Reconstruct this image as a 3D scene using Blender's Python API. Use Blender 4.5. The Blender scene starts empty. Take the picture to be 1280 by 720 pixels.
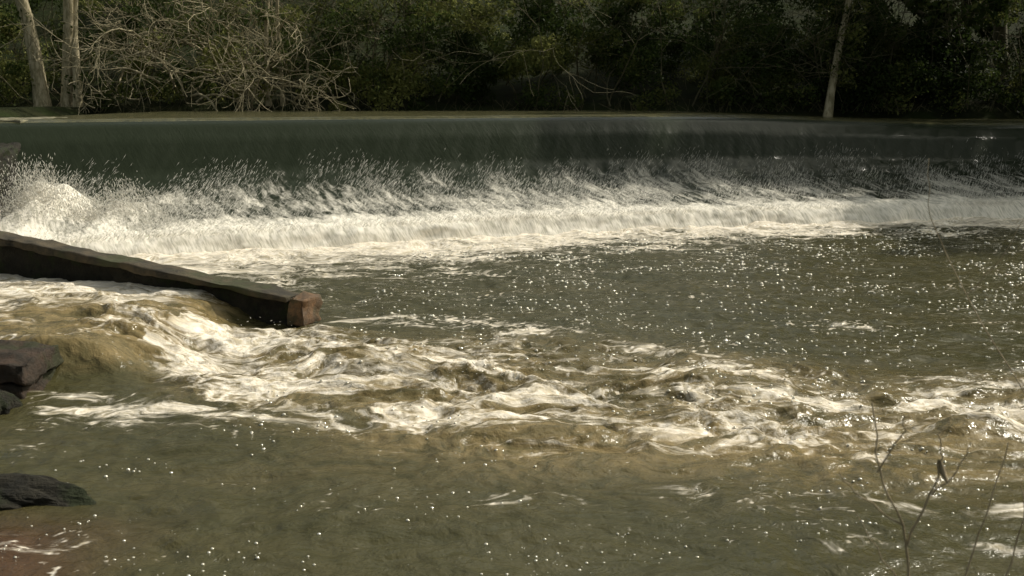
import bpy, math, random
import numpy as np
from mathutils import Vector
random.seed(5); rng=np.random.default_rng(5)
scene=bpy.context.scene
# ------------------------------------------------------------ helpers
def ss(a,b,x):
    t=np.clip((x-a)/(b-a),0,1); return t*t*(3-2*t)
_tabs={}
def pn(x,y,seed=0):
    if seed not in _tabs:
        r=np.random.default_rng(1000+seed); p=r.permutation(256)
        a=r.uniform(0,2*np.pi,256); _tabs[seed]=(np.concatenate([p,p]),np.cos(a),np.sin(a))
    p,gx,gy=_tabs[seed]
    xi=np.floor(x).astype(np.int64); yi=np.floor(y).astype(np.int64)
    xf=x-xi; yf=y-yi; xi&=255; yi&=255; x1=(xi+1)&255; y1=(yi+1)&255
    u=xf*xf*xf*(xf*(xf*6-15)+10); v=yf*yf*yf*(yf*(yf*6-15)+10)
    def g(ix,iy,dx,dy):
        h=p[p[ix]+iy]; return gx[h]*dx+gy[h]*dy
    a=g(xi,yi,xf,yf); b=g(x1,yi,xf-1,yf); c=g(xi,y1,xf,yf-1); d=g(x1,y1,xf-1,yf-1)
    return 1.5*((a+(b-a)*u)+((c+(d-c)*u)-(a+(b-a)*u))*v)
def fbm(x,y,seed=0,o=4):
    s=0;a=1;t=0
    for i in range(o):
        s=s+a*pn(x*2**i+i*17.3,y*2**i-i*9.1,seed+i); t+=a; a*=.5
    return s/t*1.3
def mk(name,V,F,mat=None,attrs=None,smooth=True,vecattrs=None,parent=None):
    V=np.ascontiguousarray(V,dtype=np.float32); F=np.ascontiguousarray(F,dtype=np.int32)
    me=bpy.data.meshes.new(name); n=len(V); m,k=F.shape
    me.vertices.add(n); me.vertices.foreach_set('co',V.ravel())
    me.loops.add(m*k); me.loops.foreach_set('vertex_index',F.ravel())
    me.polygons.add(m); me.polygons.foreach_set('loop_start',np.arange(0,m*k,k,dtype=np.int32))
    me.update(calc_edges=True)
    me.polygons.foreach_set('use_smooth',np.full(m,smooth,dtype=bool))
    for nm,a in (attrs or {}).items():
        at=me.attributes.new(nm,'FLOAT','POINT'); at.data.foreach_set('value',np.ascontiguousarray(a,dtype=np.float32).ravel())
    for nm,a in (vecattrs or {}).items():
        at=me.attributes.new(nm,'FLOAT_VECTOR','POINT'); at.data.foreach_set('vector',np.ascontiguousarray(a,dtype=np.float32).ravel())
    me.update(); me.validate()
    ob=bpy.data.objects.new(name,me); scene.collection.objects.link(ob)
    if mat: me.materials.append(mat)
    if parent: ob.parent=parent
    return ob
def gridfaces(nr,nc):
    i=np.arange(nr-1)[:,None]*nc+np.arange(nc-1)[None,:]
    return np.stack([i,i+1,i+nc+1,i+nc],-1).reshape(-1,4)
def tubes(P0,P1,R0,R1,k=4):
    P0=np.array(P0);P1=np.array(P1);R0=np.array(R0);R1=np.array(R1)
    d=P1-P0; d/= (np.linalg.norm(d,axis=1,keepdims=True)+1e-9)
    ref=np.where(np.abs(d[:,2:3])>.9,np.array([[1.,0,0]]),np.array([[0,0,1.]]))
    a=np.cross(d,ref); a/=np.linalg.norm(a,axis=1,keepdims=True); b=np.cross(d,a)
    n=len(P0); an=np.arange(k)*2*np.pi/k
    ring=np.cos(an)[None,:,None]*a[:,None,:]+np.sin(an)[None,:,None]*b[:,None,:]
    V=np.concatenate([P0[:,None]+ring*R0[:,None,None],P1[:,None]+ring*R1[:,None,None]],1).reshape(-1,3)
    base=(np.arange(n)*2*k)[:,None]; j=np.arange(k); j2=(j+1)%k
    F=np.stack([base+j,base+j2,base+j2+k,base+j+k],-1).reshape(-1,4)
    return V,F
# ------------------------------------------------------------ node helpers
def newmat(name):
    m=bpy.data.materials.new(name); m.use_nodes=True; nt=m.node_tree; nt.nodes.clear()
    o=nt.nodes.new('ShaderNodeOutputMaterial'); b=nt.nodes.new('ShaderNodeBsdfPrincipled')
    nt.links.new(b.outputs[0],o.inputs[0]); return m,nt,b,o
def setv(nt,sock,v):
    if isinstance(v,bpy.types.NodeSocket): nt.links.new(v,sock)
    else: sock.default_value=v
def math_(nt,op,a,b=0.0,clamp=False):
    n=nt.nodes.new('ShaderNodeMath'); n.operation=op; n.use_clamp=clamp
    setv(nt,n.inputs[0],a); setv(nt,n.inputs[1],b); return n.outputs[0]
def attr(nt,name,vec=False):
    n=nt.nodes.new('ShaderNodeAttribute'); n.attribute_name=name; return n.outputs['Vector' if vec else 'Fac']
def noise(nt,vec,scale,detail=4,rough=.55,dist=0):
    n=nt.nodes.new('ShaderNodeTexNoise'); n.inputs['Scale'].default_value=scale
    n.inputs['Detail'].default_value=detail; n.inputs['Roughness'].default_value=rough; n.inputs['Distortion'].default_value=dist
    if vec is not None: nt.links.new(vec,n.inputs['Vector'])
    return n.outputs['Fac']
def mapr(nt,v,a,b,c=0.,d=1.,smooth=True):
    n=nt.nodes.new('ShaderNodeMapRange'); n.interpolation_type='SMOOTHSTEP' if smooth else 'LINEAR'
    setv(nt,n.inputs['Value'],v)
    for k,x in zip(('From Min','From Max','To Min','To Max'),(a,b,c,d)): setv(nt,n.inputs[k],x)
    return n.outputs[0]
def mixc(nt,f,a,b):
    n=nt.nodes.new('ShaderNodeMix'); n.data_type='RGBA'
    setv(nt,n.inputs[0],f); setv(nt,n.inputs[6],a); setv(nt,n.inputs[7],b); return n.outputs[2]
def bump(nt,h,strength,dist,normal=None):
    n=nt.nodes.new('ShaderNodeBump'); n.inputs['Strength'].default_value=strength; n.inputs['Distance'].default_value=dist
    nt.links.new(h,n.inputs['Height'])
    if normal is not None: nt.links.new(normal,n.inputs['Normal'])
    return n.outputs[0]
def objco(nt,scale=None):
    t=nt.nodes.new('ShaderNodeTexCoord').outputs['Object']
    if scale:
        m=nt.nodes.new('ShaderNodeMapping'); m.inputs['Scale'].default_value=scale; nt.links.new(t,m.inputs[0]); return m.outputs[0]
    return t
C=lambda r,g,b:(r,g,b,1.)
# ------------------------------------------------------------ materials
def water_mat(name,olive,gold,foamc,foam2,fscale=7,bscale=7,bst=.5,fn=.55,lo=.30,hi=.85,fb=.3,bd=.05,r0=.12,spec=.5):
    m,nt,b,o=newmat(name)
    fc=attr(nt,'fc',True); oc=objco(nt)
    n1=noise(nt,fc,fscale,6,.70,.5); n2=noise(nt,fc,fscale*4.0,2,.6)
    f=math_(nt,'ADD',attr(nt,'foam'),math_(nt,'MULTIPLY',math_(nt,'SUBTRACT',n1,.5),fn*1.9))
    f=math_(nt,'ADD',f,math_(nt,'MULTIPLY',math_(nt,'SUBTRACT',n2,.5),fn))
    ff=mapr(nt,f,lo,hi)
    g=math_(nt,'MULTIPLY',attr(nt,'gold'),mapr(nt,n1,.35,.62,.3,1.))
    base=mixc(nt,g,olive,gold)
    base=mixc(nt,attr(nt,'red'),base,C(.085,.036,.02))
    fcol=mixc(nt,mapr(nt,n2,.33,.62),foam2,foamc)
    col=mixc(nt,ff,base,fcol); nt.links.new(col,b.inputs['Base Color'])
    nt.links.new(mapr(nt,ff,0,.7,r0,.8),b.inputs['Roughness'])
    b.inputs['IOR'].default_value=1.33; b.inputs['Specular IOR Level'].default_value=spec
    h1=noise(nt,oc,bscale,4,.62,.2)
    nb=bump(nt,h1,bst,bd)
    nb=bump(nt,math_(nt,'ADD',n1,math_(nt,'MULTIPLY',n2,.4)),fb,.04,nb)
    nt.links.new(nb,b.inputs['Normal'])
    return m
M_pool=water_mat('river_water_mat',C(.050,.048,.020),C(.25,.185,.085),C(.84,.77,.67),C(.58,.50,.36),5.5,4.5,.6,.62,.20,.98,.35,.07,.14)
M_fall=water_mat('weir_water_mat',C(.020,.026,.015),C(.17,.15,.07),C(.84,.79,.70),C(.60,.57,.48),4.5,2.2,.2,.66,.15,1.10,.25,.05,.16,.22)
def solid_mat(name,c1,c2,sc=3,rough=.9,bs=.5,bd=.03,c3=None,spec=.5):
    m,nt,b,o=newmat(name); oc=objco(nt)
    n=noise(nt,oc,sc,6,.65); col=mixc(nt,mapr(nt,n,.35,.65),c1,c2)
    if c3:
        col=mixc(nt,mapr(nt,noise(nt,oc,sc*.45,5,.6),.48,.62),col,c3)
    nt.links.new(col,b.inputs['Base Color']); b.inputs['Roughness'].default_value=rough; b.inputs['Specular IOR Level'].default_value=spec
    nt.links.new(bump(nt,noise(nt,oc,sc*4,6,.7),bs,bd),b.inputs['Normal']); return m
M_conc=solid_mat('wet_concrete',C(.09,.068,.038),C(.03,.025,.015),3,.85,.8,.04,C(.045,.048,.018))
M_brick=solid_mat('wet_red_stone',C(.23,.12,.05),C(.10,.06,.03),6,.7,.8,.04,C(.07,.055,.025))
M_blk=solid_mat('dark_red_stone',C(.062,.038,.024),C(.026,.020,.013),5,.65,.9,.05,C(.035,.036,.014),.3)
M_rock=solid_mat('wet_rock',C(.030,.026,.017),C(.012,.011,.008),6,.75,.9,.05,C(.022,.028,.010),.25)
M_cap=solid_mat('pale_concrete',C(.24,.22,.14),C(.12,.11,.07),4,.85,.4,.02)
M_soil=solid_mat('earth_bank',C(.026,.028,.011),C(.014,.018,.007),1.5,1,.8,.1,C(.022,.030,.009),.1)
def bark(name,c1,c2):
    m,nt,b,o=newmat(name); oc=objco(nt,(4,4,1.2))
    n=noise(nt,oc,2.5,6,.7); nt.links.new(mixc(nt,mapr(nt,n,.38,.62),c1,c2),b.inputs['Base Color'])
    b.inputs['Roughness'].default_value=.9; nt.links.new(bump(nt,n,.5,.03),b.inputs['Normal']); return m
M_pale=bark('pale_bark',C(.48,.41,.27),C(.22,.19,.10))
M_bark=bark('brown_bark',C(.14,.12,.06),C(.065,.06,.03))
M_twig=bark('dry_stem',C(.44,.35,.23),C(.26,.20,.12))
def leaf_mat():
    m,nt,b,o=newmat('leaf'); v=attr(nt,'lv')
    r=nt.nodes.new('ShaderNodeValToRGB'); e=r.color_ramp.elements
    e[0].position=0; e[0].color=C(.024,.039,.009); e[1].position=1; e[1].color=C(.26,.27,.085)
    x=e.new(.45); x.color=C(.065,.092,.024); x=e.new(.75); x.color=C(.15,.16,.046)
    nt.links.new(v,r.inputs[0]); nt.links.new(r.outputs[0],b.inputs['Base Color']); b.inputs['Roughness'].default_value=.6
    b.inputs['Specular IOR Level'].default_value=.12
    t=nt.nodes.new('ShaderNodeBsdfTranslucent'); nt.links.new(r.outputs[0],t.inputs[0])
    mx=nt.nodes.new('ShaderNodeMixShader'); mx.inputs[0].default_value=.45
    nt.links.new(b.outputs[0],mx.inputs[1]); nt.links.new(t.outputs[0],mx.inputs[2]); nt.links.new(mx.outputs[0],o.inputs[0]); return m
M_leaf=leaf_mat()
m,nt,b,o=newmat('spray'); b.inputs['Base Color'].default_value=C(.66,.63,.56); b.inputs['Roughness'].default_value=.6; M_spray=m
m,nt,b,o=newmat('glint_bubble'); b.inputs['Base Color'].default_value=C(.74,.70,.60); b.inputs['Roughness'].default_value=.16; b.inputs['Metallic'].default_value=.5; M_glint_bub=m  # pale half-metal bubbles, standing in for sun glints on the water

# ------------------------------------------------------------ layout functions (metres)
def Yb(X): return 23.75+.4049*X-.01042*X*X          # toe of the weir
def crestz(X): return 2.5-.30*ss(4,15,X)
def wallY(X): return 16.4-(X+7.74)*.413
# ------------------------------------------------------------ lower river
def axis(segs):
    out=[]
    for a,b_,s0,s1 in segs:
        x=a
        while x<b_-1e-6:
            out.append(x); x+=s0+(s1-s0)*(x-a)/(b_-a)
    out.append(segs[-1][1]); return np.array(out)
xs=axis([(-30,-10,1.2,.15),(-10,-6,.06,.035),(-6,5.5,.028,.028),(5.5,13.5,.035,.06),(13.5,19.5,.15,.8)])
ys=axis([(0,6,.6,.05),(6,15,.022,.028),(15,22,.03,.05),(22,31,.055,.08)])
X,Y=np.meshgrid(xs,ys)
def polydist(X,Y,pts):
    best=np.full(X.shape,1e9); par=np.zeros(X.shape); al=np.zeros(X.shape); acc=0
    for i in range(len(pts)-1):
        ax,ay=pts[i]; bx,by=pts[i+1]; dx,dy=(bx-ax),(by-ay); Ls=math.hypot(dx,dy)
        t=np.clip(((X-ax)*dx+(Y-ay)*dy)/(dx*dx+dy*dy),0,1)
        d=np.hypot((X-ax-t*dx),(Y-ay-t*dy)); m=d<best
        best=np.where(m,d,best); par=np.where(m,i+t,par); al=np.where(m,acc+t*Ls,al)
        acc+=Ls
    return best,par,al
w1=fbm(X*.45,Y*.7,3,3); w2=fbm(X*.5+9,Y*.75,7,3)
WX=X+.75*w1; WY=Y+.45*w2
w3=fbm(WX*1.3,WY*1.9,11,4); w4=fbm(WX*1.3+4,WY*1.9+7,15,4)
WX=WX+.38*w3; WY=WY+.28*w4
over=ss(-.05,.05,Y-wallY(X)); behind=over*(X<-2.55)
jet=[(-4.6,13.4),(-2.9,12.6),(-1.6,11.8),(-.3,11.35),(.9,10.9),(2.0,10.5),(3.5,10.3),(5.5,10.0),(7.5,9.8)]
jd,jp,jal=polydist(X,Y+.45*w1+.12*w3,jet)
jw=np.interp(jp,[0,1,3,4,5,6,7,8],[1.3,2.1,3.3,3.2,2.9,2.5,2.3,2.3])
J=ss(1.0,.25,jd/jw)*(1-behind)
Js=np.interp(jp,[0,1,3,4,5,6,7,8],[1,1,1,.97,.9,.8,.72,.66])
Xl=-3.95+(Y-14.6)*.16+.18*pn(Y*1.1,X*0+3,21)
chute=ss(.75,-.55,X-Xl)*ss(11.2,11.85,Y+.12*w3)*(1-over)*(X>-14)
H=.045*fbm(X*.6,Y*.85,30,3)+.030*fbm(X*1.9+w1,Y*2.6,34,3)+.010*pn(X*6+w2*2,Y*7,36)
H*=np.interp(Y,[6,9,12],[.95,.95,1.15])
rid=1-np.abs(fbm(WX*.7,WY*1.5,40,3))*2
H+=J*Js*(.10*fbm(WX*.6,WY*1.2,44,3)+.075*(rid-.4)+.045*fbm(X*3,Y*6,48,3))
H+=.36*chute+chute*(.08*fbm(WX*.7,WY*1.6,50,4))
def hump(cx,cy,rx,ry,h): return h*np.exp(-((X-cx)/rx)**2-((Y-cy)/ry)**2)
H+=hump(-1.75,12.0,.75,.5,.20)+hump(-.3,11.6,.6,.35,.10)+hump(1.7,11.35,.7,.3,.12)+hump(2.3,10.1,.8,.25,.10)-hump(-2.95,12.3,.5,.5,.12)+hump(.4,9.4,1.2,.25,.08)+hump(4.2,9.6,.7,.25,.10)+hump(-2.2,13.6,.5,.3,.10)
tb=Y-Yb(X)
toe=ss(-2.2,-.1,tb)
H+=toe*(.10*fbm(X*1.1,Y*1.5,52,3)+.03)
r1=1-np.abs(pn(WX*.9,WY*2.2,60))*2.2
r2=1-np.abs(pn(WX*2.1,WY*4.6,61))*2.2
r3=1-np.abs(pn(WX*5.0,WY*9.5,62))*2.2
P=.36*r1+.36*r2+.28*r3
s1_=fbm((jal+.5*w1)*.65,(Y+.30*np.clip(X+3,-2,3)+.35*w2+.22*w3)*2.7,70,5)
blob=fbm(WX*.55,WY*1.3,64,5)
F=np.full(X.shape,-.35)
FJ=-.58+.88*J*Js+J*(.66*P+.50*blob+.66*s1_)-.04
edge=np.exp(-((jd/jw-.62)/.20)**2)*(1-behind)*ss(6.2,2.5,jp)
FJ+=.22*edge*(.6+P)
calm=hump(-1.8,11.75,.55,.35,1)+hump(-1.0,10.9,.8,.3,1)*.6+hump(.6,11.9,.7,.3,1)*.5
FJ-=.45*calm
F=np.maximum(F,FJ)
rise=fbm(WX*.5,(WY+.25*X)*1.9,74,5)
FC=(.12+.42*P+.75*rise+.45*ss(13.2,15.4,Y)-.22*ss(13.2,12,Y))*ss(.2,.6,chute)+(-.5)*(1-ss(.2,.6,chute))
F=np.where(chute>.25,np.maximum(FC,np.where(chute<.7,F,-9)),F)
glass=np.exp(-((X+3.95)/.55)**2-((Y-14.35)/.45)**2)+np.exp(-((X+4.55)/.45)**2-((Y-11.55)/.45)**2)
F-=.75*np.clip(glass,0,1)
fallfoot=np.exp(-((X-Xl-.75)/.4)**2)*ss(11,11.6,Y)*ss(15,14.4,Y)*(1-over)
F+=.28*fallfoot
fw=np.interp(X,[-11,-8,-4,0,4,8,12],[5.0,5.0,5.6,4.3,3.4,2.8,2.3])
q=-tb/fw
F=np.maximum(F,np.where(tb<.4, .98-1.05*np.clip(q,0,1.4)+(.12+.85*np.clip(q,0,1))*(P-.30)+.55*blob*np.clip(q*2,0,1),1))
for pts,wd,st in [([(1.3,7.9),(2.6,8.0),(4.2,7.7)],.5,.22),([(-1.3,7.75),(-.3,7.95),(.8,7.8)],.3,.05),([(3.0,9.3),(3.9,9.8),(5.2,10.6)],.8,.4),([(-4.4,10.5),(-2.4,10.1),(-.5,9.75),(1.5,9.4)],.8,.36),([(4.4,11.4),(5.8,11.8)],.6,.15),([(3.6,14.4),(4.6,14.2)],.4,.08),([(-2.3,14.6),(-.7,14.5),(.9,13.5),(2.2,12.2)],.7,.32),([(-3.7,7.2),(-3.1,6.9)],.3,.12),([(2.2,7.0),(3.4,7.2)],.3,.1)]:
    d,_,_=polydist(X,Y+.35*w1+.2*w3,pts); g=np.exp(-(d/wd)**2)
    F=np.maximum(F,-.5+g*(st+.20+.75*P+.65*s1_))
speck=pn(X*9,Y*11,66)*.5+pn(X*19,Y*23,67)*.5
reg=ss(10.5,13,Y)*ss(-3,1,X+ (Y-12)*.25)
F+=.70*reg*ss(.26,.56,speck+.3*blob)+.5*(1-reg)*ss(.36,.66,speck+.5*blob)  # foam flecks, stronger in mid pool to paint in sun glints
gold=np.clip(.95*J*Js*(.8+.5*blob)+.85*ss(.1,.6,chute)+.36*np.exp(-((Y-9.2)/1.0)**2)*ss(-3,0,X)*(1+blob)+.08*(1+fbm(X*.4,Y*.9,95,3)),0,1)
red=ss(-2.2,-3.6,X+.4*w1)*ss(7.9,7.0,Y)*.7
fc=np.stack([WX*.45,WY*1.0,H*0],-1)
mk('river_water',np.stack([X,Y,H],-1).reshape(-1,3),gridfaces(*X.shape),M_pool,
   {'foam':F,'gold':gold,'red':red},True,{'fc':fc.reshape(-1,3)})
# ------------------------------------------------------------ water over the weir
xf=np.arange(-11.6,18.01,.045)
po=np.array([20.3,10.3,6.5,5.8,5.35,5.0,4.6,4.1,3.6,2.8,1.7,.7,.2,.0,-.12,-.22]); pz=np.array([2.5,2.5,2.5,2.5,2.47,2.36,2.03,1.36,1.0,.76,.57,.46,.42,.30,.08,-.12])
tt=np.concatenate([[0],np.cumsum(np.hypot(np.diff(po),np.diff(pz)))])
tq=np.concatenate([np.linspace(0,tt[4],50)[:-1],np.linspace(tt[4],tt[-1],200)])
O=np.interp(tq,tt,po); Z=np.interp(tq,tt,pz)
k=np.ones(7)/7
Os=np.convolve(np.pad(O[49-6:],3,'edge'),k,'valid'); Zs=np.convolve(np.pad(Z[49-6:],3,'edge'),k,'valid')
O[49:]=Os[6:];Z[49:]=Zs[6:]
XF,OO=np.meshgrid(xf,O); ZZ=np.repeat(Z[:,None],len(xf),1); TQ=np.repeat((tq-tt[4])[:,None],len(xf),1)
scale=crestz(XF)/2.5; onface=ss(2.45,1.9,ZZ)
low=ss(1.5,.9,ZZ)*ss(-.1,.15,ZZ)
n_st=fbm(XF*1.6+.4*TQ,TQ*.35,70,4)
ZH=ZZ*np.where(ZZ>.5,scale,1)
ZH=ZH+low*(.07*fbm(XF*1.2,TQ*1.5,72,4)+.02*pn(XF*7,TQ*4,75))+onface*.010*pn(XF*3,TQ*.6,77)+(1-onface)*.003*fbm(XF*1.5,OO*1.2,79,2)
plume=np.exp(-((XF+9.0)/.55)**2)*.65+np.exp(-((XF+7.8)/.45)**2)*.25
plume*=np.exp(-((OO-1.9)/.9)**2)
ZH+=plume*(1+.5*fbm(XF*2,OO*2,78,3))
OD=OO-onface*.03*n_st-ss(.55,.2,ZZ)*.12*fbm(XF*.8,ZZ*1.3,81,4)
YF=Yb(XF)+OD
lean=TQ
st1=fbm(XF*1.4-lean*.9,TQ*.5,83,4); st2=fbm(XF*8-lean*3.5,TQ*1.1,86,3)
h0=1.46+.42*fbm(XF*.45,XF*0+2,88,3)+.12*pn(XF*4,XF*0+5,89)
below=(h0-ZZ)/1.1
dens=1-.12*ss(1,9,XF)+.25*fbm(XF*.35,TQ*.6,90,3)  # foam thinned to the right, putting tree shade into the colour
FF=-.42+.95*dens*ss(-.35,.95,below)+.36*st1*ss(-.3,.4,below)+.34*st2*ss(-.4,.3,below)
FF=FF+.9*np.clip(plume*1.6,0,1)
FF=FF+.6*ss(.52,.42,ZZ)
FF=np.where(ZZ<.42,np.maximum(FF,1.05+.1*st2),FF)
FF=np.where(OO>5.6,-.6,FF)
goldF=ss(.42,.3,ZZ)*.5+.6*(OO>5.25)
fcF=np.stack([XF*1.3-lean*.6,TQ*.28,ZZ*0],-1)
mk('weir_waterfall',np.stack([XF,YF,ZH],-1).reshape(-1,3),gridfaces(*XF.shape)[:,::-1],M_fall,
   {'foam':FF,'gold':goldF,'red':FF*0},True,{'fc':fcF.reshape(-1,3)})
xc=np.linspace(-11.6,18,60); pc=[(6.5,-.9),(6.5,2.10),(5.4,2.10),(4.7,1.75),(3.8,.9),(2.7,.4),(.5,.1),(.5,-.9)]
V=[];
for x in xc:
    for oo,z in pc: V.append((x,Yb(x)+oo,z))
n=len(pc); Fc=[]
for i in range(len(xc)-1):
    for j in range(n):
        j2=(j+1)%n; Fc.append((i*n+j,i*n+j2,(i+1)*n+j2,(i+1)*n+j))
mk('weir',V,Fc,M_conc,smooth=False)
# ------------------------------------------------------------ ground
gx=axis([(-300,-40,30,5),(-40,40,1,1),(40,300,5,30)]); gy=axis([(-200,-10,25,4),(-10,90,1,1),(90,500,5,40)])
GX,GY=np.meshgrid(gx,gy)
nz=fbm(GX*.12,GY*.12,90,4)
bank=39.2+.05*GX+.8*fbm(GX*.2,GX*0,92,2)
zfar=np.interp(GY-bank,[-1.2,0,.7,6,22,60,400],[1.2,2.45,2.7,4.0,10.5,20,30])
zfar=zfar+1.0*nz*ss(1,8,GY-bank)
zlow=np.full(GX.shape,-1.0)
side=ss(17.5,21,GX)*(3.2)+ss(-12.5,-14.5,GX)*3.6
near=np.interp(GY,[-20,0,2,3.6,5.6,6.2],[2.6,1.5,1.35,.75,-.5,-1.0])
g=np.maximum(zlow+side+.25*nz*(side>0),near+.1*nz)
gz=np.where(GY<bank-1.2,g,np.maximum(g,zfar))
mk('ground',np.stack([GX,GY,gz],-1).reshape(-1,3),gridfaces(*GX.shape),M_soil)
# ------------------------------------------------------------ stone / concrete pieces
import bmesh
def rough_block(name,corners_bottom,corners_top,mat,amp=.02,seed=0,parent=None):
    bm=bmesh.new(); vs=[bm.verts.new(c) for c in list(corners_bottom)+list(corners_top)]
    for f in [(3,2,1,0),(4,5,6,7),(0,1,5,4),(1,2,6,5),(2,3,7,6),(3,0,4,7)]: bm.faces.new([vs[i] for i in f])
    bmesh.ops.recalc_face_normals(bm,faces=bm.faces)
    bmesh.ops.bevel(bm,geom=bm.edges[:],offset=.022,segments=2,affect='EDGES',profile=.6)
    for _ in range(6):
        L=[e for e in bm.edges if e.calc_length()>.10]
        if not L or len(bm.verts)>14000: break
        bmesh.ops.subdivide_edges(bm,edges=L,cuts=1,use_grid_fill=True)
    bm.normal_update()
    co=np.array([v.co[:] for v in bm.verts])
    d=fbm(co[:,0]*2.2+co[:,2]*3,co[:,1]*2.2-co[:,2]*2,100+seed,4)*amp*1.6+fbm(co[:,0]*7+co[:,2]*5,co[:,1]*7-co[:,2]*6,120+seed,3)*amp*.8
    for v,x in zip(bm.verts,d): v.co+=v.normal*x
    bmesh.ops.triangulate(bm,faces=bm.faces)
    me=bpy.data.meshes.new(name); bm.to_mesh(me); bm.free(); me.materials.append(mat)
    for p in me.polygons: p.use_smooth=True
    ob=bpy.data.objects.new(name,me); scene.collection.objects.link(ob)
    if parent: ob.parent=parent
    return ob
def empty(name):
    e=bpy.data.objects.new(name,None); scene.collection.objects.link(e); return e
lw=empty('low_stone_wall')
def wl(x,off,z): return (x+off*.38,wallY(x)+off*.92,z)
xa,xb=-11.5,-2.90
rough_block('coping',[wl(xa,-.22,1.26),wl(xb,-.20,.31),wl(xb,.20,.31),wl(xa,.22,1.26)],[wl(xa,-.22,1.42),wl(xb,-.20,.39),wl(xb,.20,.39),wl(xa,.22,1.42)],M_conc,seed=1,amp=.026,parent=lw)
rough_block('wall_body',[wl(xa,-.08,-.9),wl(xb,-.08,-.9),wl(xb,.12,-.9),wl(xa,.12,-.9)],[wl(xa,-.08,1.28),wl(xb,-.08,.32),wl(xb,.12,.32),wl(xa,.12,1.28)],M_rock,seed=2,amp=.04,parent=lw)
rough_block('end_stone',[wl(-2.89,-.20,.02),wl(-2.66,-.20,.02),wl(-2.66,.2,.02),wl(-2.89,.2,.02)],[wl(-2.89,-.20,.40),wl(-2.66,-.20,.36),wl(-2.66,.2,.36),wl(-2.89,.2,.40)],M_brick,seed=3,amp=.05,parent=lw)
rough_block('end_footing',[wl(-3.2,-.12,-.9),wl(-2.72,-.12,-.9),wl(-2.72,.12,-.9),wl(-3.2,.12,-.9)],[wl(-3.2,-.12,.03),wl(-2.72,-.12,.03),wl(-2.72,.12,.03),wl(-3.2,.12,.03)],M_rock,seed=9,amp=.02,parent=lw)
bw=empty('stone_block_wall')
rough_block('cap_stone',[(-9,10.95,.20),(-4.86,10.62,.16),(-4.84,11.55,.16),(-9,12.0,.20)],[(-9,10.95,.48),(-4.88,10.65,.36),(-4.86,11.5,.38),(-9,12.0,.50)],M_blk,seed=4,amp=.04,parent=bw)
rough_block('body_stone',[(-9,10.93,-.9),(-4.89,10.63,-.9),(-4.89,11.5,-.9),(-9,11.9,-.9)],[(-9,10.93,.19),(-4.89,10.63,.15),(-4.89,11.5,.15),(-9,11.9,.19)],M_blk,seed=5,amp=.04,parent=bw)
ab=empty('weir_abutment')
rough_block('pier',[(-17,18.0,-.9),(-9.65,18.9,-.9),(-10.75,27,-.9),(-17,27,-.9)],[(-17,18.0,1.7),(-9.7,19.1,1.7),(-10.85,27,2.32),(-17,27,2.32)],M_rock,seed=6,amp=.08,parent=ab)
rough_block('cap',[(-17,23.6,2.3),(-10.45,23.6,2.3),(-10.45,26.2,2.3),(-17,26.2,2.3)],[(-17,23.6,2.50),(-10.45,23.6,2.50),(-10.45,26.2,2.50),(-17,26.2,2.50)],M_cap,seed=7,amp=.02,parent=ab)
def rock(name,c,r,seed):
    bm=bmesh.new(); bmesh.ops.create_icosphere(bm,subdivisions=5,radius=1)
    co=np.array([v.co[:] for v in bm.verts])
    d=1+.45*fbm(co[:,0]*1.5+co[:,2]*1.1+seed,co[:,1]*1.5-co[:,2]*.8,110,6)
    co=co*d[:,None]*np.array(r)+np.array(c)
    for v,x in zip(bm.verts,co): v.co=x
    me=bpy.data.meshes.new(name); bm.to_mesh(me); bm.free(); me.materials.append(M_rock)
    ob=bpy.data.objects.new(name,me); scene.collection.objects.link(ob)
rock('river_rock',(-3.95,7.95,-.03),(.75,.3,.17),1)
rock('river_rock',(-5.2,10.35,-.05),(.36,.25,.24),4)

# ------------------------------------------------------------ spray & bubbles made as sun glints
def octs(P,D,L,R):
    D=D/np.linalg.norm(D,axis=1,keepdims=True); ref=np.where(np.abs(D[:,2:3])>.9,np.array([[1.,0,0]]),np.array([[0,0,1.]]))
    a=np.cross(D,ref); a/=np.linalg.norm(a,axis=1,keepdims=True); b=np.cross(D,a)
    V=np.stack([P+D*L[:,None],P-D*L[:,None],P+a*R[:,None],P+b*R[:,None],P-a*R[:,None],P-b*R[:,None]],1).reshape(-1,3)
    t=np.array([(0,2,3),(0,3,4),(0,4,5),(0,5,2),(1,3,2),(1,4,3),(1,5,4),(1,2,5)])
    F=(np.arange(len(P))*6)[:,None,None]+t[None]; return V,F.reshape(-1,3)
N=60000
px=rng.uniform(-9.6,17,N); zz=.35+1.45*rng.beta(1.1,2.9,N)
keep=rng.uniform(0,1,N)<np.clip(1.05-zz*.62-.01*px+.9*pn(px*.7,zz*.8+1,120)+.35*pn(px*3+zz*2,zz*2,121),.01,1)
px=px[keep];zz=zz[keep]
off=np.interp(zz,pz[::-1],po[::-1])-rng.uniform(.0,.10,len(px))
P1=np.stack([px,Yb(px)+off,zz+rng.uniform(0,.08,len(px))],1)
D1=np.stack([rng.normal(-.6,.2,len(px)),np.full(len(px),-.6),np.full(len(px),-1.)],1)
R1=rng.uniform(.0016,.0038,len(px)); L1=R1*rng.uniform(8,34,len(px))
Np=22000
cx=rng.choice([-9.1,-8.75,-8.3,-7.7,-9.35,-7.2],Np,p=[.36,.2,.12,.16,.1,.06]); hh=np.where(cx==-9.1,1.5,np.where(cx==-8.75,1.2,np.where(cx==-7.7,1.05,.8)))
bt=rng.beta(1.1,2.0,Np)
px=cx+rng.normal(0,1,Np)*(.14+.20*(1-bt)); zz=.35+hh*bt+.08*rng.normal(0,1,Np)
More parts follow.
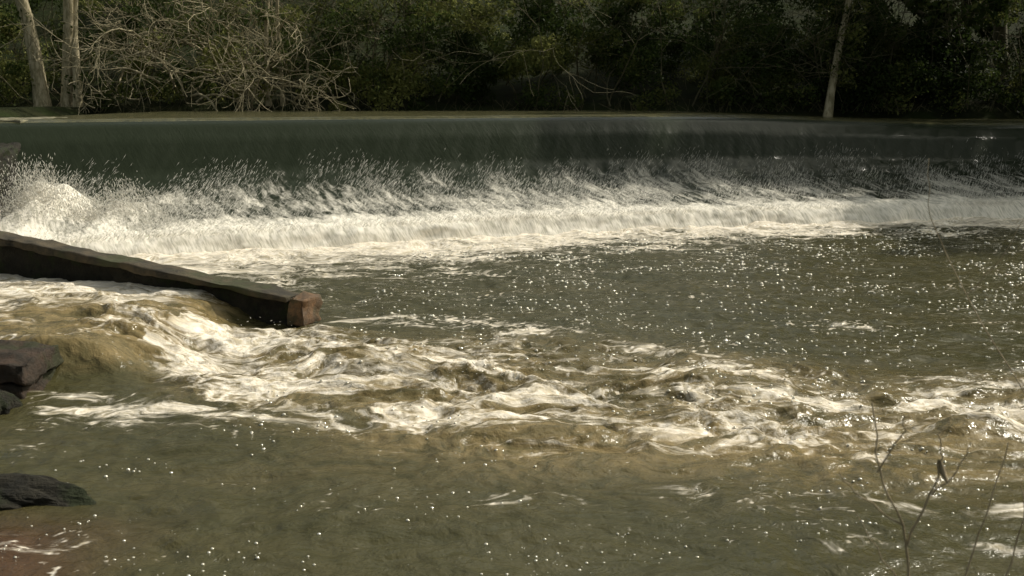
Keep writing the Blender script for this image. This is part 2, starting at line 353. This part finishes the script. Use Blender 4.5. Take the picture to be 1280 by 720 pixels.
P2=np.stack([px,Yb(px)+1.6+rng.normal(0,.3,Np),np.clip(zz,.2,None)],1)
D2=np.stack([rng.normal(-.1,.3,Np),rng.normal(0,.3,Np),np.full(Np,1.)],1); R2=rng.uniform(.003,.008,Np); L2=R2*rng.uniform(1,7,Np)
Nj=900
jx=rng.uniform(-4.4,4.5,Nj); jy=np.interp(jx,[p[0] for p in jet],[p[1] for p in jet])+rng.normal(0,.7,Nj)
P3=np.stack([jx,jy,rng.uniform(.05,.2,Nj)],1); D3=np.stack([np.ones(Nj),rng.normal(-.2,.4,Nj),rng.normal(0,.4,Nj)],1); R3=rng.uniform(.002,.005,Nj); L3=R3*rng.uniform(1,4,Nj)
V,Fo=octs(np.concatenate([P1,P2,P3]),np.concatenate([D1,D2,D3]),np.concatenate([L1,L2,L3]),np.concatenate([R1,R2,R3]))
mk('water_spray',V,Fo,M_spray)
bm=bmesh.new(); bmesh.ops.create_icosphere(bm,subdivisions=2,radius=1); bv=np.array([v.co[:] for v in bm.verts]); bf=np.array([[v.index for v in f.verts] for f in bm.faces]); bm.free()
def Hs(x,y):
    j=np.clip(np.searchsorted(xs,x),0,len(xs)-1); i=np.clip(np.searchsorted(ys,y),0,len(ys)-1); return H[i,j]
Nb=12500
by=rng.uniform(9.5,25,Nb); bx=rng.uniform(-2.8,11,Nb)
kp=(rng.uniform(0,1,Nb)<np.clip(.34+1.5*fbm(bx*.6,by*.8,130,3),0,1))&(by<Yb(bx)-1.3)&(bx>-2.5+(by-12)*.06)
bx=bx[kp];by=by[kp]
for cx_,cy_ in [( -3.9,6.95),(-2.3,6.75),(-1.9,6.8),(.2,6.7),(-.6,7.6),(2.2,8.1),(3.6,7.9),(-3.2,8.6),(1.0,7.1),(-1.2,7.9),(2.8,9.0),(-2.2,9.4),(3.5,8.8),(-.4,8.9),(1.9,7.2),(-2.9,7.4),(.6,6.9),(2.6,7.4),(-3.4,6.8)]:
    k_=26; bx=np.append(bx,cx_+rng.normal(0,.42,k_)); by=np.append(by,cy_+rng.normal(0,.16,k_))
br=(.004+.018*rng.uniform(0,1,len(bx))**1.6)*np.interp(by,[7,20],[.7,1.6])
bz=Hs(bx,by)-br*.3
V=(bv[None]*br[:,None,None]*np.array([1,1,.8])+np.stack([bx,by,bz],1)[:,None]).reshape(-1,3)
Fb=((np.arange(len(bx))*len(bv))[:,None,None]+bf[None]).reshape(-1,3)
mk('glint_bubbles',V,Fb,M_glint_bub)  # bubbles added as sparkle points for sun glints
# ------------------------------------------------------------ vegetation
class Br:
    def __init__(s): s.a=[];s.b=[];s.r=[];s.q=[]
    def grow(s,p,d,L,r,depth,wander=.25,up=.0,kids=4,step=.35,spread=.8,minr=.006,taper=.25,kfrac=.6,start=.25):
        n=max(2,int(L/step)); st=L/n; p=Vector(p); d=Vector(d).normalized(); nodes=[]
        for i in range(n):
            r0=r*(1-(1-taper)*i/n); r1=r*(1-(1-taper)*(i+1)/n)
            d=(d+Vector((random.gauss(0,1),random.gauss(0,1),random.gauss(0,1)))*wander*st**.5*.6+Vector((0,0,up*st))).normalized()
            q=p+d*st; s.a.append(p[:]);s.b.append(q[:]);s.r.append(max(r0,minr));s.q.append(max(r1,minr)); p=q; nodes.append((p.copy(),d.copy(),r1,(i+1)/n))
        if depth>0:
            for k in range(kids):
                c=random.choice([x for x in nodes if x[3]>=start] or nodes)
                v=Vector((random.gauss(0,1),random.gauss(0,1),random.gauss(0,1))).normalized()
                nd=(c[1]*.7+v*spread).normalized()
                s.grow(c[0],nd,L*kfrac*random.uniform(.6,1.1),c[2]*.6,depth-1,wander,up,kids,max(step*.7,.12),spread,minr,taper,kfrac,.15)
    def arr(s): return np.array(s.a),np.array(s.b),np.array(s.r),np.array(s.q)
def leaves(cent,rad,per,size,val):
    n=len(cent); tot=n*per
    dirs=rng.normal(0,1,(tot,3)); dirs/=np.linalg.norm(dirs,axis=1,keepdims=True)
    rr=rng.uniform(.25,1,tot)**.6
    Pn=np.repeat(cent,per,0)+dirs*(rr*np.repeat(rad,per))[:,None]*np.array([1,1,.75])
    a=rng.normal(0,1,(tot,3)); a/=np.linalg.norm(a,axis=1,keepdims=True)
    t=np.cross(a,rng.normal(0,1,(tot,3))); t/=np.linalg.norm(t,axis=1,keepdims=True)
    sz=rng.uniform(.6,1.2,tot)*size; w=sz*.45
    V=np.stack([Pn-a*sz[:,None],Pn+t*w[:,None],Pn+a*sz[:,None],Pn-t*w[:,None]],1).reshape(-1,3)
    F=np.arange(tot*4).reshape(-1,4); lv=np.clip(np.repeat(val,per)+rng.normal(0,.12,tot),0,1)
    return V,F,np.repeat(lv,4)
def gh(x,y):
    i=np.clip(np.searchsorted(gy,y),0,len(gy)-1); j=np.clip(np.searchsorted(gx,x),0,len(gx)-1); return gz[i,j]
def bankY(x): return 39.2+.05*x
def tree(name,x,y,h,r,lean,mat,limbs=9,crown=30,seed=0,leafval=.4,start=.35,ivy=0,ls=.09):
    random.seed(seed)
    root=empty(name); z=float(gh(x,y))-.2; B=Br()
    n=14; p=Vector((x,y,z)); d=Vector((lean[0],lean[1],1)).normalized(); pts=[]
    for i in range(n):
        r0=r*(1-.8*i/n)*(1.25 if i==0 else 1); r1=r*(1-.8*(i+1)/n)
        d=(d+Vector((random.gauss(0,.045),random.gauss(0,.045),.01))).normalized(); q=p+d*h/n
        B.a.append(p[:]);B.b.append(q[:]);B.r.append(r0);B.q.append(r1); p=q; pts.append((q.copy(),r1,(i+1)/n))
    V,F=tubes(*B.arr(),k=10); mk('trunk',V,F,mat,parent=root)
    B=Br()
    for k in range(limbs):
        c=random.choice([u for u in pts if u[2]>=start]); an=random.uniform(0,6.28)
        B.grow(c[0],(math.cos(an),math.sin(an),.7),h*.28*random.uniform(.6,1.1),c[1]*.55,3,.35,.05,4,.4,.75,.010)
    V,F=tubes(*B.arr(),k=4); mk('branches',V,F,mat,parent=root)
    if crown:
        b_=np.array(B.b); idx=rng.choice(len(b_),crown); V,F,lv=leaves(b_[idx],rng.uniform(.3,.8,crown),70,ls,np.clip(rng.normal(leafval,.2,crown),0,1)); mk('foliage',V,F,M_leaf,{'lv':lv},False,parent=root)
    if ivy:
        cc=np.array([ (pts[0][0].lerp(pts[6][0],random.random()))[:] for _ in range(ivy)])+rng.normal(0,.35,(ivy,3))
        V,F,lv=leaves(cc,rng.uniform(.3,.6,ivy),80,.08,np.clip(rng.normal(.6,.15,ivy),0,1)); mk('ivy',V,F,M_leaf,{'lv':lv},False,parent=root)
    return root
tree('alder_tree',-16.1,38.2,13,.26,(-.16,0),M_pale,4,5,1,start=.6)
tree('alder_tree',-15.4,38.5,14,.20,(-.03,0),M_pale,4,5,2,start=.6)
tree('alder_tree',-14.95,38.3,12,.15,(.01,0),M_pale,4,5,3,start=.6)
tree('alder_tree',-8.6,39.3,13,.09,(.0,0),M_pale,5,10,4)
tree('alder_tree',-8.1,39.4,12,.08,(.03,0),M_pale,5,10,5)
tree('alder_tree',-4.0,42.5,14,.13,(.02,0),M_bark,6,14,6)
tree('alder_tree',4.6,43,14,.13,(-.04,0),M_bark,8,24,7)
tree('alder_tree',11.1,39.1,13,.15,(.10,0),M_pale,8,40,8,ivy=20)
for i,(x,y,h) in enumerate([(17,43,15),(19.5,38,14),(21.5,34.5,13),(27,39,17),(14,48,15),(21,48,17),(24.5,36.5,16)]):
    tree('holm_oak_tree',x,y,h,.3,(random.uniform(-.05,.05),0),M_bark,14,330,20+i,.25,.10,ls=.18)
for i,(x,y,h) in enumerate([(-24,46,11),(-18,54,12),(-8,57,12)]):
    tree('holm_oak_tree',x,y,h,.3,(0,0),M_bark,10,100,40+i,.3,.15)
n=2100
cx=rng.uniform(-24,26,n); dy=rng.beta(.8,1.6,n)*8; cy=bankY(cx)-.2+dy
top=2.0+2.2*fbm(cx*.25,cy*.25,140,3)+.5*dy+1.6
cz=np.maximum(gh(cx,cy),2.5)+rng.beta(.8,1.2,n)*np.clip(top,.8,7.0)+.1
val=np.clip(.52+.95*fbm(cx*.35,cz*.5,144,3)+rng.normal(0,.12,n)-.28*ss(3,9,cx),0,1)  # leaf colour lowered on the right as painted shade
dens=fbm(cx*.3,cz*.45,148,3); kp=dens>-.36
kp&=~((cx<-6.5)&(cx>-17.5)&(dy<3)&(rng.uniform(0,1,n)<.65))
cent=np.stack([cx,cy,cz],1)[kp]; rad=rng.uniform(.3,.75,n)[kp]
V,F,lv=leaves(cent,rad,130,.085,val[kp]); mk('shrub_thicket',V,F,M_leaf,{'lv':lv},False)
random.seed(77); B=Br()
for i in range(110):
    x=random.uniform(-22,20); y=bankY(x)+random.uniform(-.2,3.5)
    B.grow((x,y,max(2.4,float(gh(x,y)))),(random.gauss(0,.35),random.gauss(-.15,.3),1),random.uniform(2.5,6),random.uniform(.02,.04),2,.4,-.03,4,.45,.7,.008)
V,F=tubes(*B.arr(),k=3); mk('bare_undergrowth',V,F,M_bark)
B=Br()
for i in range(36):
    x=-11.0+random.gauss(0,1.5); y=38.9+random.uniform(-.5,.8)
    B.grow((x,y,max(2.4,float(gh(x,y)))+random.uniform(0,2.2)),(random.gauss(0,.8),random.gauss(-.3,.3),random.uniform(.2,1)),random.uniform(2.5,4.4),random.uniform(.03,.055),2,.75,-.16,5,.3,.9,.010)
V,F=tubes(*B.arr(),k=4); mk('bare_shrub',V,F,M_pale)
B=Br()
for i in range(400):
    x=random.uniform(-24,22); y=bankY(x)-random.uniform(-.2,.6)
    B.grow((x,y,2.45),(random.gauss(0,.6),random.gauss(-.3,.4),.9),random.uniform(.3,.7),.010,0,.3,-.3,0,.2)
V,F=tubes(*B.arr(),k=3); mk('bank_grass',V,F,M_bark)
random.seed(12)
def stem(name,paths):
    root=empty(name); B=Br()
    for pts,r in paths:
        P=[Vector(p) for p in pts]; fine=[]
        for i in range(len(P)-1):
            for t in (0,.25,.5,.75): 
                q=P[i].lerp(P[i+1],t); fine.append(q+Vector((random.gauss(0,.004),0,random.gauss(0,.004))))
        fine.append(P[-1])
        for i in range(len(fine)-1):
            k0=1-.6*i/len(fine); k1=1-.6*(i+1)/len(fine)
            B.a.append(fine[i][:]);B.b.append(fine[i+1][:]);B.r.append(r*k0);B.q.append(r*k1)
    V,F=tubes(*B.arr(),k=6); mk('stems',V,F,M_twig,parent=root); return root
s1=stem('dry_stem_plant',[
 ([(1.40,3.35,.9),(1.33,3.4,1.35),(1.27,3.4,1.62),(1.19,3.42,1.80),(1.17,3.45,2.02)],.0055),
 ([(1.27,3.4,1.62),(1.13,3.38,1.72),(1.06,3.4,1.80)],.0035),
 ([(1.29,3.4,1.55),(1.36,3.4,1.72),(1.40,3.42,1.84),(1.37,3.4,1.93)],.0045),
 ([(1.36,3.4,1.72),(1.45,3.4,1.80),(1.48,3.4,1.90)],.003),
 ([(1.19,3.42,1.80),(1.26,3.42,1.92),(1.27,3.42,1.98)],.003),
 ([(1.5,3.3,.9),(1.46,3.35,1.4),(1.55,3.4,1.66),(1.60,3.4,1.90)],.004),
 ([(1.7,3.5,.8),(1.66,3.5,1.3),(1.72,3.5,1.6),(1.70,3.5,1.72)],.004),
 ([(1.33,3.4,1.35),(1.22,3.4,1.5),(1.12,3.4,1.66)],.003)])
lx=[];n_=6
for i in range(n_):
    t=i/(n_-1); w=.013*math.sin(math.pi*min(1,t*.9+.08)); y0=3.4+.01*math.sin(t*4)
    for sgn in (-1,0,1): lx.append((1.385+.03*t+sgn*w,y0+abs(sgn)*.012,1.84-.08*t))
mk('dry_leaf',lx,gridfaces(n_,3),M_twig,parent=s1)
stem('hanging_twig',[([(2.4,3.6,1.0),(2.05,4.2,1.8),(1.85,4.4,2.2),(1.72,4.5,2.5),(1.70,4.5,2.75)],.003),([(1.85,4.4,2.2),(1.98,4.4,2.35),(2.1,4.4,2.6)],.002)])

# ------------------------------------------------------------ light, sky, camera
az,el=math.radians(62),math.radians(45)
sd=Vector((math.sin(az)*math.cos(el),math.cos(az)*math.cos(el),math.sin(el)))
L=bpy.data.lights.new('sun','SUN'); L.energy=3.7; L.angle=math.radians(.8); L.color=(1,.94,.82)
lo=bpy.data.objects.new('sun',L); scene.collection.objects.link(lo); lo.rotation_euler=sd.to_track_quat('Z','Y').to_euler()
w=bpy.data.worlds.new('World'); scene.world=w; w.use_nodes=True; nt=w.node_tree; bg=nt.nodes['Background']
sk=nt.nodes.new('ShaderNodeTexSky'); sk.sky_type='NISHITA'; sk.sun_disc=False; sk.sun_elevation=el; sk.sun_rotation=az
sk.dust_density=4; sk.air_density=.8
hs=nt.nodes.new('ShaderNodeHueSaturation'); hs.inputs['Saturation'].default_value=.4
nt.links.new(sk.outputs[0],hs.inputs['Color'])
tn=nt.nodes.new('ShaderNodeMix'); tn.data_type='RGBA'; tn.blend_type='MULTIPLY'; tn.inputs[0].default_value=1; tn.inputs[7].default_value=(.98,1,.86,1)
nt.links.new(hs.outputs[0],tn.inputs[6]); nt.links.new(tn.outputs[2],bg.inputs[0]); bg.inputs[1].default_value=.12
cam=bpy.data.cameras.new('camera'); co=bpy.data.objects.new('camera',cam); scene.collection.objects.link(co)
cam.sensor_width=36; cam.lens=36*1372/1280; co.location=(0,0,3); co.rotation_euler=(math.radians(90-9.92),0,0); cam.clip_end=1500
cam.dof.use_dof=True; cam.dof.focus_distance=17; cam.dof.aperture_fstop=4.5
scene.camera=co
scene.view_settings.view_transform='Standard'; scene.view_settings.look='None'; scene.view_settings.exposure=0
